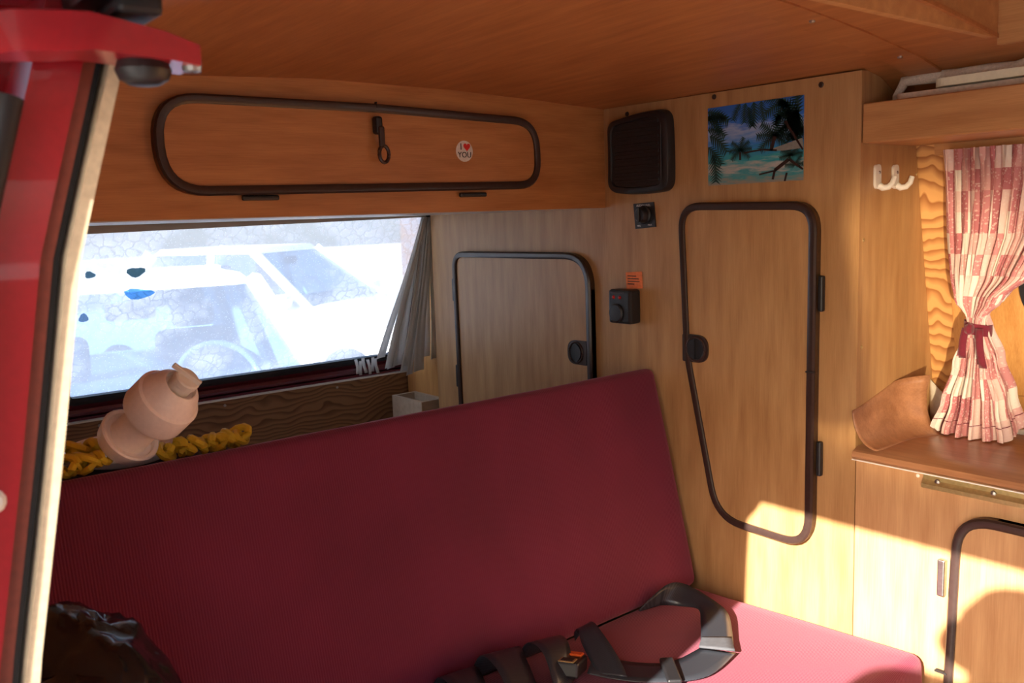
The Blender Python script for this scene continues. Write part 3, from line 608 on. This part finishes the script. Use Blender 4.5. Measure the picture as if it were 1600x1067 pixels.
# ------------------------------------------------------------------ pink curtain with tie
cu = empty('patchwork_curtain', (.76, .19, -.428), 'pink patchwork gathered curtain tied in the middle above the worktop', 'curtain')
KEY = [(0, .686, .93), (.12, .689, .925), (.30, .694, .90), (.42, .700, .855), (.52, .712, .800), (.572, .732, .772), (.60, .736, .768), (.64, .730, .772), (.75, .708, .792), (.88, .684, .815), (1., .660, .832)]
def key(t, k):
    for a, b in zip(KEY, KEY[1:]):
        if t <= b[0]:
            s = (t-a[0])/(b[0]-a[0]); s = s*s*(3-2*s) if a[0] > .4 else s; return a[k]+(b[k]-a[k])*s
    return KEY[-1][k]
NP = 15
def curt(u, v):
    x = key(v, 1)+(key(v, 2)-key(v, 1))*u; ph = u*NP*2*math.pi
    pin = math.exp(-((v-.59)/.06)**2); amp = (.0095+.004*math.sin(u*9))*(1-.6*pin)*(1+.5*max(0, v-.6))
    y = .160+.030*v-.018*pin*math.sin(math.pi*u)-.012*math.sin(math.pi*u)*max(0, v-.6)/.4
    bl = max(0, min(1, (v-.64)/.25)); y += amp*(1-.75*bl)*math.sin(ph+1.2*math.sin(v*4+u*5))+.014*bl*math.sin(ph*.46+1); x += .35*(1-.6*bl)*amp*math.sin(2*ph+.7+v*2)
    zb = -.424-.004*math.sin(math.pi*u)+.03*max(0, u-.85)/.15
    z = .092+(zb-.092)*v
    if v < .05: y += .004*math.sin(u*170)
    return Vector((x, y, z))
b = MB(); b.quadgrid(curt, 240, 60, True); b.build('cloth', M['patch'], cu, smooth=True)
b = MB(); b.quadgrid(lambda u, v: curt(u, .95+.003*v)+Vector((0, -.0008, 0)), 240, 1); b.build('hem_stitch', M['tie'], cu)
b = MB(); n_ = 28
def tie(u, v):
    t = 2*math.pi*u; return Vector((.752+.0235*math.cos(t), .178+.022*math.sin(t), -.2245-.004*math.cos(t)+.020*(v-.5)))
b.quadgrid(tie, n_, 3); b.build('tie_band', M['tie'], cu, smooth=True)
for x0, dx, ln in ((.742, -.004, .055), (.765, .010, .070)):
    b = MB(); b.quadgrid(lambda u, v: Vector((x0-.006+.012*u+dx*v, .150-.006*math.sin(v*3)+.002*u, -.222-ln*v)), 2, 8); o_ = b.build('tie_tail', M['tie'], cu, smooth=True)
    md = o_.modifiers.new('thick', 'SOLIDIFY'); md.thickness = .0018
MB().lathe([(0, -.008), (.008, -.006), (.011, 0), (.008, .006), (0, .008)], (.748, .152, -.224), (1, 0, 0), 10).build('tie_knot', M['tie'], cu, smooth=True)
# ------------------------------------------------------------------ tattered rear curtain
tc = empty('tattered_curtain', (-.80, -.06, -.42), 'tattered white curtain strips hanging at the rear window beside the wardrobe', 'curtain')
random.seed(11)
for i in range(11):
    a = i/10; top = Vector((-.728+.004*a, -.015+.028*a, .010)); bot = Vector((-.86+.06*a+.015*math.sin(i*2), -.100+.135*a, -.405-.045*math.sin(a*3)+.015*math.sin(i*5)))
    w0, w1_ = .005, .015+.005*math.sin(i*3)
    def stf(u, v):
        p = top.lerp(bot, v); w = w0+(w1_-w0)*v; return p+Vector((.006*math.sin(v*5+i)+.003*math.cos(u*6), (u-.5)*2*w, .004*(u-.5)*v))
    b = MB(); b.quadgrid(stf, 3, 12); o_ = b.build('strip', M['strip_white'], tc, smooth=True); md = o_.modifiers.new('thick', 'SOLIDIFY'); md.thickness = .0012
for i in range(6):
    y0 = -.155+.014*i; b = MB(); b.quadgrid(lambda u, v: Vector((-.918+.006*math.sin(i*2+v*3), y0+.010*(u-.5)+.004*v, -.408-.045*v-.006*(i % 2))), 2, 4)
    o_ = b.build('strip', M['strip_white'], tc, smooth=True); md = o_.modifiers.new('thick', 'SOLIDIFY'); md.thickness = .001
tc2 = empty('curtain_remnant', (-.93, -.965, -.47), 'narrow frayed curtain remnant at the window end by the red jamb', 'curtain')
for i in range(4):
    b = MB(); b.quadgrid(lambda u, v: Vector((tx(.0-.44*v)+.02+.004*math.sin(i+v*7), -.962-.004*i+.006*(u-.5)+.004*math.sin(v*5+i), .0-.46*v)), 1, 10)
    o_ = b.build('strip', M['strip_white'], tc2, smooth=True); md = o_.modifiers.new('thick', 'SOLIDIFY'); md.thickness = .001
# small open wooden box behind the backrest
ob = empty('wooden_box', (-.83, -.03, -.66), 'small open raw-wood box on the rear deck by the wardrobe end', 'box')
X0, X1, Y0, Y1, B0, B1 = -.90, -.735, -.045, .04, -.66, -.532
MB().box(X0, X1, Y0, Y1, B0, B0+.008).build('base', M['raw'], ob)
for q in ((X0, X1, Y0, Y0+.01), (X0, X1, Y1-.01, Y1), (X0, X0+.01, Y0+.01, Y1-.01), (X1-.01, X1, Y0+.01, Y1-.01)): MB().box(*q, B0+.008, B1).build('side', M['raw'], ob)
# ------------------------------------------------------------------ bench
def pad_mesh(lx, ly, lz, bev, mtx, sag=.0):
    b = MB(); nx, ny, nz = 10, 40, 6
    bm = b.bm; r = bmesh.ops.create_cube(bm, size=1, matrix=Matrix.Diagonal((lx, ly, lz, 1)))
    bmesh.ops.bevel(bm, geom=list(bm.edges), offset=bev, segments=4, affect='EDGES', profile=.5)
    for ax, n in ((1, 30), (0, 8), (2, 8)):
        for k in range(1, n):
            pos = [0, 0, 0]; nr = [0, 0, 0]; nr[ax] = 1; pos[ax] = (lx, ly, lz)[ax]*(k/n-.5)
            bmesh.ops.bisect_plane(bm, geom=list(bm.verts)+list(bm.edges)+list(bm.faces), plane_co=pos, plane_no=nr)
    for v in bm.verts:
        w = noise.noise(v.co*4.5)*.5+noise.noise(v.co*11)*.2
        v.co += v.co.normalized()*w*.006*(1+sag); v.co = mtx @ v.co
    return b
ang = math.atan2(.115, .45)
bk_m = Matrix.Translation((.2175-.043*math.cos(ang), -.656, -.563-.043*math.sin(ang))) @ Matrix.Rotation(-ang, 4, 'Y')
bk = pad_mesh(.086, 1.28, .475, .018, bk_m).build('backrest_cushion', M['fabric'], None, smooth=True, label='tall maroon ribbed bench backrest cushion leaning back', cat='cushion')
st_m = Matrix.Translation((.510, -.655, -.8355)) @ Matrix.Rotation(-.06, 4, 'Y')
pad_mesh(.52, 1.285, .10, .02, st_m).build('seat_cushion', M['fabric'], None, smooth=True, label='flat maroon ribbed bench seat cushion', cat='cushion')
bb_ = empty('bench_base', (.4, -.65, -1.25), 'wooden bench box under the maroon seat cushion', 'bench')
MB().box(.722, .736, -1.28, -.005, -1.25, -.882).build('front_board', M['counter'], bb_); MB().box(.10, .722, -1.28, -.005, -.925, -.911).build('seat_board', M['raw'], bb_)
MB().prism([(.086, -1.28, -1.25), (.10, -1.28, -1.25), (.10, -1.28, -.67), (.0, -1.28, -.67)], (0, 1.27, 0)).build('back_board', M['raw'], bb_)
# ------------------------------------------------------------------ seat belts
def ribbon(pairs, name, parent=None, sub=5, th=.0016, m='web', **kw):
    def cr(P, t):
        n = len(P)-1; i = min(int(t*n), n-1); s = t*n-i
        p0, p1, p2, p3 = P[max(i-1, 0)], P[i], P[i+1], P[min(i+2, n)]
        return .5*((2*p1)+(p2-p0)*s+(2*p0-5*p1+4*p2-p3)*s*s+(3*p1-p0-3*p2+p3)*s**3)
    A = [Vector(p[0]) for p in pairs]; B = [Vector(p[1]) for p in pairs]; b = MB()
    b.quadgrid(lambda u, v: cr(A, v).lerp(cr(B, v), u), 4, sub*(len(pairs)-1))
    o = b.build(name, M[m], parent, smooth=True, **kw); md = o.modifiers.new('thick', 'SOLIDIFY'); md.thickness = th; md.offset = 0; return o
sb = empty('seat_belt', (.42, -.27, -.79), 'black seat belt lying in an open loop on the seat', 'seat belt', 'black seat belts on the bench')
ribbon([((.284, -.215, -.788), (.284, -.210, -.791)), ((.292, -.185, -.767), (.294, -.175, -.789)), ((.298, -.137, -.750), (.298, -.158, -.790)), ((.316, -.104, -.757), (.330, -.138, -.788)), ((.394, -.112, -.765), (.372, -.137, -.781)), ((.440, -.131, -.770), (.425, -.195, -.774)), ((.490, -.184, -.772), (.458, -.235, -.774)), ((.537, -.241, -.771), (.483, -.268, -.776))], 'strap', sb)
ribbon([((.539, -.239, -.775), (.480, -.264, -.779)), ((.553, -.300, -.776), (.480, -.310, -.780)), ((.553, -.343, -.777), (.477, -.334, -.780)), ((.533, -.385, -.777), (.468, -.357, -.780)), ((.493, -.428, -.778), (.432, -.386, -.781)), ((.449, -.458, -.778), (.402, -.410, -.777)), ((.412, -.480, -.775), (.381, -.432, -.766))], 'strap', sb)
ribbon([((.503, -.203, -.7705), (.463, -.238, -.773)), ((.540, -.243, -.769), (.482, -.270, -.774))], 'stitched_patch', sb, m='cushion_grey', th=.003)
tm = Matrix.Translation((.505, -.373, -.776)) @ Matrix.Rotation(math.radians(52), 4, 'Z')
MB().box(-.012, .012, -.040, .040, -.002, .008, .003, mtx=tm).build('tongue_slider', M['black'], sb)
bu = empty('belt_buckle', (.385, -.495, -.79), 'black belt buckle with orange release button on the seat', 'buckle')
bmx = Matrix.Translation((.385, -.492, -.768)) @ Matrix.Rotation(math.radians(-58), 4, 'Z') @ Matrix.Rotation(math.radians(-14), 4, 'Y')
MB().box(-.034, .034, -.021, .021, -.012, .014, .004, mtx=bmx).build('case', M['black'], bu)
MB().box(.010, .0375, -.014, .014, .0142, .0165, .001, 1, mtx=bmx).build('metal_mouth', M['brass'], bu); MB().box(.014, .034, -.010, .010, .0164, .0172, mtx=bmx).build('slot', M['ink'], bu)
MB().box(-.030, -.008, -.016, .016, .0142, .0185, .002, 1, mtx=bmx).build('release_button', M['orange'], bu)
def loop(pairs, label, **k):
    pairs = [(Vector(a)+Vector((.010*i+.024, -.016, .010*math.sin(i*.78)+.003)), Vector(b)+Vector((.026, .006, .002))) for i, (a, b) in enumerate(pairs)]
    return ribbon(pairs, 'belt_webbing', None, label=label, cat='seat belt', group='black seat belts on the bench', **k)
loop([((.268, -.38, -.792), (.262, -.40, -.775)), ((.292, -.372, -.752), (.300, -.425, -.748)), ((.335, -.392, -.752), (.330, -.445, -.757)), ((.385, -.412, -.768), (.372, -.462, -.772)), ((.405, -.425, -.777), (.395, -.470, -.779))], 'upright fold of black webbing between backrest and buckle')
loop([((.262, -.52, -.785), (.262, -.475, -.785)), ((.282, -.515, -.748), (.290, -.465, -.750)), ((.325, -.525, -.745), (.328, -.475, -.747)), ((.362, -.545, -.768), (.362, -.498, -.770)), ((.372, -.556, -.785), (.374, -.505, -.786))], 'arched black webbing loop holding the belt buckle')
loop([((.258, -.62, -.785), (.258, -.565, -.785)), ((.272, -.61, -.742), (.285, -.555, -.742)), ((.325, -.622, -.742), (.322, -.567, -.746)), ((.385, -.645, -.766), (.378, -.590, -.768)), ((.42, -.660, -.782), (.41, -.605, -.782))], 'folded black webbing with worn brown edge beside the striped loop')
loop([((.256, -.70, -.785), (.256, -.655, -.785)), ((.268, -.695, -.752), (.276, -.645, -.750)), ((.315, -.705, -.748), (.315, -.655, -.748)), ((.37, -.725, -.768), (.366, -.675, -.770)), ((.40, -.735, -.784), (.40, -.685, -.784))], 'striped black webbing loop furthest from the wardrobe')
# ------------------------------------------------------------------ black bag on the seat
random.seed(2)
b = MB(); bmesh.ops.create_icosphere(b.bm, subdivisions=5, radius=1)
for v in b.bm.verts:
    d = v.co.copy(); q = 1+.10*noise.noise(d*2.2)+.07*abs(noise.noise(d*5.+Vector((3, 1, 0))))+.02*noise.noise(d*11)
    v.co = Vector((.455+.175*d.x*q, -1.265+.11*d.y*q, max(-.625+.215*d.z*q, -.772)))
bag = empty('plastic_bag', (.465, -1.245, -.785), 'crumpled black plastic bag on the seat by the red jamb', 'bag')
b.build('bag_skin', M['bagplastic'], bag, smooth=True)
def bagpt(d, k=1.):
    q = (1+.10*noise.noise(d*2.2)+.07*abs(noise.noise(d*5.+Vector((3, 1, 0))))+.02*noise.noise(d*11))*k
    return Vector((.455+.175*d.x*q, -1.265+.11*d.y*q, -.625+.215*d.z*q))
b = MB(); b.quadgrid(lambda u, v: bagpt(Vector((.62-.1*u, .25+.35*u, .62-.38*v)).normalized(), 1.012), 10, 8); b.build('green_print', M['green'], bag, smooth=True)
# ------------------------------------------------------------------ things lying on the backrest top
pk = pad_mesh(.085, .36, .05, .02, Matrix.Translation((.000, -1.10, -.381))).build('grey_pad', M['cushion_grey'], None, smooth=True, label='dark grey felt pad wedged behind the backrest top', cat='pad')
ds = MB(); ds.lathe([(0, .0), (.070, .0), (.082, .006), (.087, .014), (.085, .016), (.078, .009), (.068, .004), (0, .004)], (-.004, -1.085, -.352), (.05, .0, 1), 40)
ds.build('plastic_dish', M['bottle'], None, smooth=True, label='shallow pale pink plastic dish under the yellow rope', cat='dish')
def rope(pts, name, label, seed, r=.0062):
    random.seed(seed); b = MB(); out = []
    P = [Vector(p) for p in pts]; n = len(P)-1
    N = n*34
    for k in range(N+1):
        t = k/N*n; i = min(int(t), n-1); s = t-i; p = P[i].lerp(P[i+1], s); ph = k*.72
        out.append(p+Vector((.016*math.sin(ph), .012*math.sin(ph*.5+seed)+.006*math.cos(ph*1.3), .009*(1+math.cos(ph)) + .004*math.sin(k*.31))))
    b.tube(out, r, 7); return b.build(name, M['rope'], None, smooth=True, label=label, cat='rope', group='yellow rope on the backrest')
rope([(.085, -1.055, -.347), (.082, -1.0, -.345), (.085, -.955, -.343), (.09, -.915, -.340)], 'yellow_rope', 'yellow rope coil between the pink bottle and the wardrobe', 1)
rope([(.05, -1.23, -.332), (.045, -1.17, -.329), (.04, -1.12, -.329)], 'yellow_rope', 'yellow rope bundle on the dish rim by the window side', 2)
rope([(.100, -1.22, -.338), (.102, -1.175, -.336), (.105, -1.14, -.334)], 'yellow_rope', 'yellow rope bundle at the backrest edge near the jamb', 3, .0055)
bo = empty('plastic_bottle', (.10, -1.09, -.335), 'pale pink plastic bottle with wide flange and twist cap on the backrest', 'bottle')
fwd = Vector((-.771, .622, -.137)); rt = Vector((.631, .775, -.035)); upv = Vector((-.084, .113, .990))
# own axis: leaning up, to the wardrobe side and out over the seat
axb = (-fwd*.5 + rt*.95+upv*.78).normalized()
ob_ = Vector((.100, -1.097, -.299))
MB().lathe([(r_*.97, h_*.93) for r_, h_ in [(0, -.030), (.030, -.030), (.041, -.022), (.0455, -.004), (.0465, .002), (.044, .004), (.0395, .002), (.038, -.004), (.031, -.003), (.030, .004), (.0295, .035), (.0315, .046), (.040, .054), (.047, .062), (.0490, .068), (.0490, .106), (.0485, .108), (.0440, .110), (.035, .131), (.0265, .141), (.0245, .141), (.0235, .132), (0, .132)]], ob_, axb, 40).build('body', M['bottle'], bo, smooth=True)
cp = MB().lathe([(.017, .122), (.017, .137), (.019, .139), (.019, .147), (.0165, .149), (0, .149)], ob_, axb, 28).build('cap', M['white'], bo, smooth=True)
e1 = axb.cross(rt).normalized(); e2 = axb.cross(e1).normalized(); m3 = Matrix((e2, e1, axb)).transposed().to_4x4(); m3.translation = ob_+axb*.152
MB().box(-.018, .028, -.0028, .0028, -.004, .004, .001, 1, mtx=m3).build('cap_bar', M['white'], cp)
# ------------------------------------------------------------------ outside: ground, two parked cars
g = MB(); g.quadgrid(lambda u, v: Vector((-60+120*u, -60+120*v, -1.72)), 4, 4); g.build('ground', M['tarmac'], kind='structure')
def car(loc, head, label, H=1.42, L=4.1, Wd=1.64, group='parked cars behind the van'):
    rt_ = empty('parked_car', (loc[0], loc[1], -1.72), label, 'car', group)
    mt = Matrix.Translation((loc[0], loc[1], -1.72)) @ Matrix.Rotation(head, 4, 'Z')
    T = lambda x, y, z: mt @ Vector((x, y, z))
    hw = Wd/2; zb = .62*H
    pr = [(-L/2, .30), (-L/2-.02, .55), (-L/2+.06, .60*H), (-1.35, zb+.03), (.90, zb+.02), (L/2-.35, .54*H), (L/2-.03, .47*H), (L/2, .34), (L/2-.1, .24), (-L/2+.1, .24)]
    b = MB(); rings = []
    for y, k in ((-hw, .0), (-hw+.05, 1.), (hw-.05, 1.), (hw, .0)):
        rings.append([b.bm.verts.new(T(x*(1 if k else .985), y, z if k else .24+(z-.24)*.95)) for x, z in pr])
    for A, B in zip(rings, rings[1:]):
        for i in range(len(pr)): b.bm.faces.new((A[i], A[(i+1) % len(pr)], B[(i+1) % len(pr)], B[i]))
    b.bm.faces.new(rings[0]); b.bm.faces.new(rings[-1][::-1]); b.build('body', M['carwhite'], rt_, smooth=True)
    zr = H-.06; base = {'f': .86, 'm': -.25, 'r': -1.38}; top = {'f': .18, 'm': -.30, 'r': -1.0}; hb, ht = hw-.07, hw-.24
    rp = [(top['f'], -ht), (top['f']+.05, 0), (top['f'], ht), (top['r'], ht), (top['r']-.04, 0), (top['r'], -ht)]
    b = MB(); A = [b.bm.verts.new(T(x, y, zr)) for x, y in rp]; B = [b.bm.verts.new(T(x*.93-.02, y*.9, H)) for x, y in rp]
    for i in range(6): b.bm.faces.new((A[i], A[(i+1) % 6], B[(i+1) % 6], B[i]))
    b.bm.faces.new(B); b.bm.faces.new(A[::-1]); b.build('roof', M['carwhite'], rt_, smooth=True)
    for k, th in (('f', .045), ('m', .04), ('r', .075)):
        for s in (-1, 1): MB().tube([T(base[k], s*hb, zb), T(top[k], s*ht, zr+.02)], th, 6).build('pillar', M['carwhite'], rt_, smooth=True)
    def pane(name, q): MB().prism([T(*p) for p in q], mt.to_3x3() @ Vector((0, 0, .006))).build(name, M['carglass'], rt_)
    pane('windscreen', [(base['f'], -hb+.03, zb), (base['f'], hb-.03, zb), (top['f'], ht-.03, zr), (top['f'], -ht+.03, zr)])
    pane('rear_window', [(base['r'], -hb+.03, zb), (base['r'], hb-.03, zb), (top['r'], ht-.03, zr), (top['r'], -ht+.03, zr)])
    for s in (-1, 1):
        for a, c in (('f', 'm'), ('m', 'r')): pane('side_window', [(base[a], s*(hb-.01), zb), (base[c], s*(hb-.01), zb), (top[c], s*(ht-.01), zr), (top[a], s*(ht-.01), zr)])
    b = MB(); b.prism([T(x, y, zb+.032) for x, y in ((.80, -hb), (.80, hb), (.35, hb), (.35, -hb))], (0, 0, .04)); b.build('dashboard', M['cardark'], rt_)
    for s in (-1, 1):
        MB().box(-.42, -.30, s*.36-.2, s*.36+.2, zb+.03, zb+.26, .05, 3, mtx=mt).build('seat_back', M['seatgrey'], rt_); MB().box(-.40, -.31, s*.36-.11, s*.36+.11, zb+.27, zb+.40, .035, 3, mtx=mt).build('headrest', M['seatgrey'], rt_)
        for x in (-L/2+.75, L/2-.78):
            c = T(x, s*(hw-.02), .30); ax_ = mt.to_3x3() @ Vector((0, s, 0))
            wh = MB().lathe([(0, .02), (.12, .03), (.19, .03), (.20, .05), (.28, .05), (.30, .02), (.30, -.16), (0, -.16)], c, ax_, 20).build('wheel', M['tyre'], rt_, smooth=True); MB().lathe([(0, .045), (.16, .04), (.18, .03)], c, ax_, 16).build('hubcap', M['metal'], wh)
        MB().box(.62, .74, s*(hw+.07)-.08, s*(hw+.07)+.08, zb+.03, zb+.15, .03, 2, mtx=mt).build('door_mirror', M['carwhite'], rt_)
    sw = [T(.28-.10*math.sin(t), .36+.19*math.cos(t), zb+.06+.17*math.sin(t)) for t in [2*math.pi*i/28 for i in range(28)]]
    MB().tube(sw, .016, 8, closed=True).build('steering_wheel', M['carwhite'], rt_, smooth=True)
    MB().box(.20, .23, -.11, .11, zr-.13, zr-.05, .02, 2, mtx=mt).build('rear_view_mirror', M['cardark'], rt_)
    MB().box(L/2-.03, L/2+.03, -hw+.1, hw-.1, .36, .46, .02, 2, mtx=mt).build('bumper', M['cardark'], rt_)
    return rt_
def at(d, dist): return (1.467+d[0]*dist, -1.47+d[1]*dist)
car(at((-.962, .270), 4.75), math.atan2(-.30, .955)+.12, 'white car facing the van with steering wheel seen through windscreen', 1.50)
car(at((-.912, .410), 9.6), math.radians(32), 'white car parked at an angle behind the other white car', 1.52)
car((4.3, -6.2), math.radians(115), 'unseen white car added across the way facing the open van door', 1.45, group=None)  # unseen car, added only as a source for the glint spot
# ------------------------------------------------------------------ the photographer (outside the frame, throws the shadow on the cabinet)
def person(label):
    V = [(1.40, -1.74, -.80), (1.40, -1.75, -.52), (1.40, -1.73, -.24), (1.40, -1.68, -.10), (1.395, -1.62, .0), (1.39, -1.605, .075),
         (1.22, -1.72, -.17), (1.20, -1.64, -.03), (1.34, -1.565, -.05), (1.57, -1.72, -.20), (1.61, -1.66, -.43), (1.52, -1.575, -.095),
         (1.30, -1.74, -.86), (1.29, -1.72, -1.27), (1.29, -1.75, -1.64), (1.27, -1.62, -1.685), (1.50, -1.74, -.86), (1.51, -1.72, -1.27), (1.51, -1.75, -1.64), (1.53, -1.62, -1.685)]
    E_ = [(0, 1), (1, 2), (2, 3), (3, 4), (4, 5), (2, 6), (6, 7), (7, 8), (2, 9), (9, 10), (10, 11), (0, 12), (12, 13), (13, 14), (14, 15), (0, 16), (16, 17), (17, 18), (18, 19)]
    Rr = [.15, .14, .15, .055, .085, .082, .07, .048, .032, .07, .048, .032, .095, .065, .045, .04, .095, .065, .045, .04]
    me = bpy.data.meshes.new('person'); org = Vector((1.40, -1.70, -1.72)); me.from_pydata([Vector(v)-org for v in V], E_, []); me.materials.append(M['shirt'])
    o = bpy.data.objects.new('person', me); COL.objects.link(o); o.location = org+Vector((0, 0, ZO)); sm = o.modifiers.new('skin', 'SKIN'); sm.use_smooth_shade = True
    for i, r in enumerate(Rr):
        me.skin_vertices[0].data[i].radius = (r, r)
    me.skin_vertices[0].data[0].use_root = True
    o.modifiers.new('sub', 'SUBSURF').levels = 2; WL[o.name] = o.location.copy()
    tag(o, label, 'person'); return o
pe = person('person in a dark jacket standing at the open door with a cap on')
hat = MB(); hat.lathe([(.125, .0), (.122, .006), (.092, .012), (.088, .05), (.06, .085), (0, .094)], (1.39, -1.605, .082), (0, 0, 1), 24); hat.build('cap', M['shirt'], pe, smooth=True)
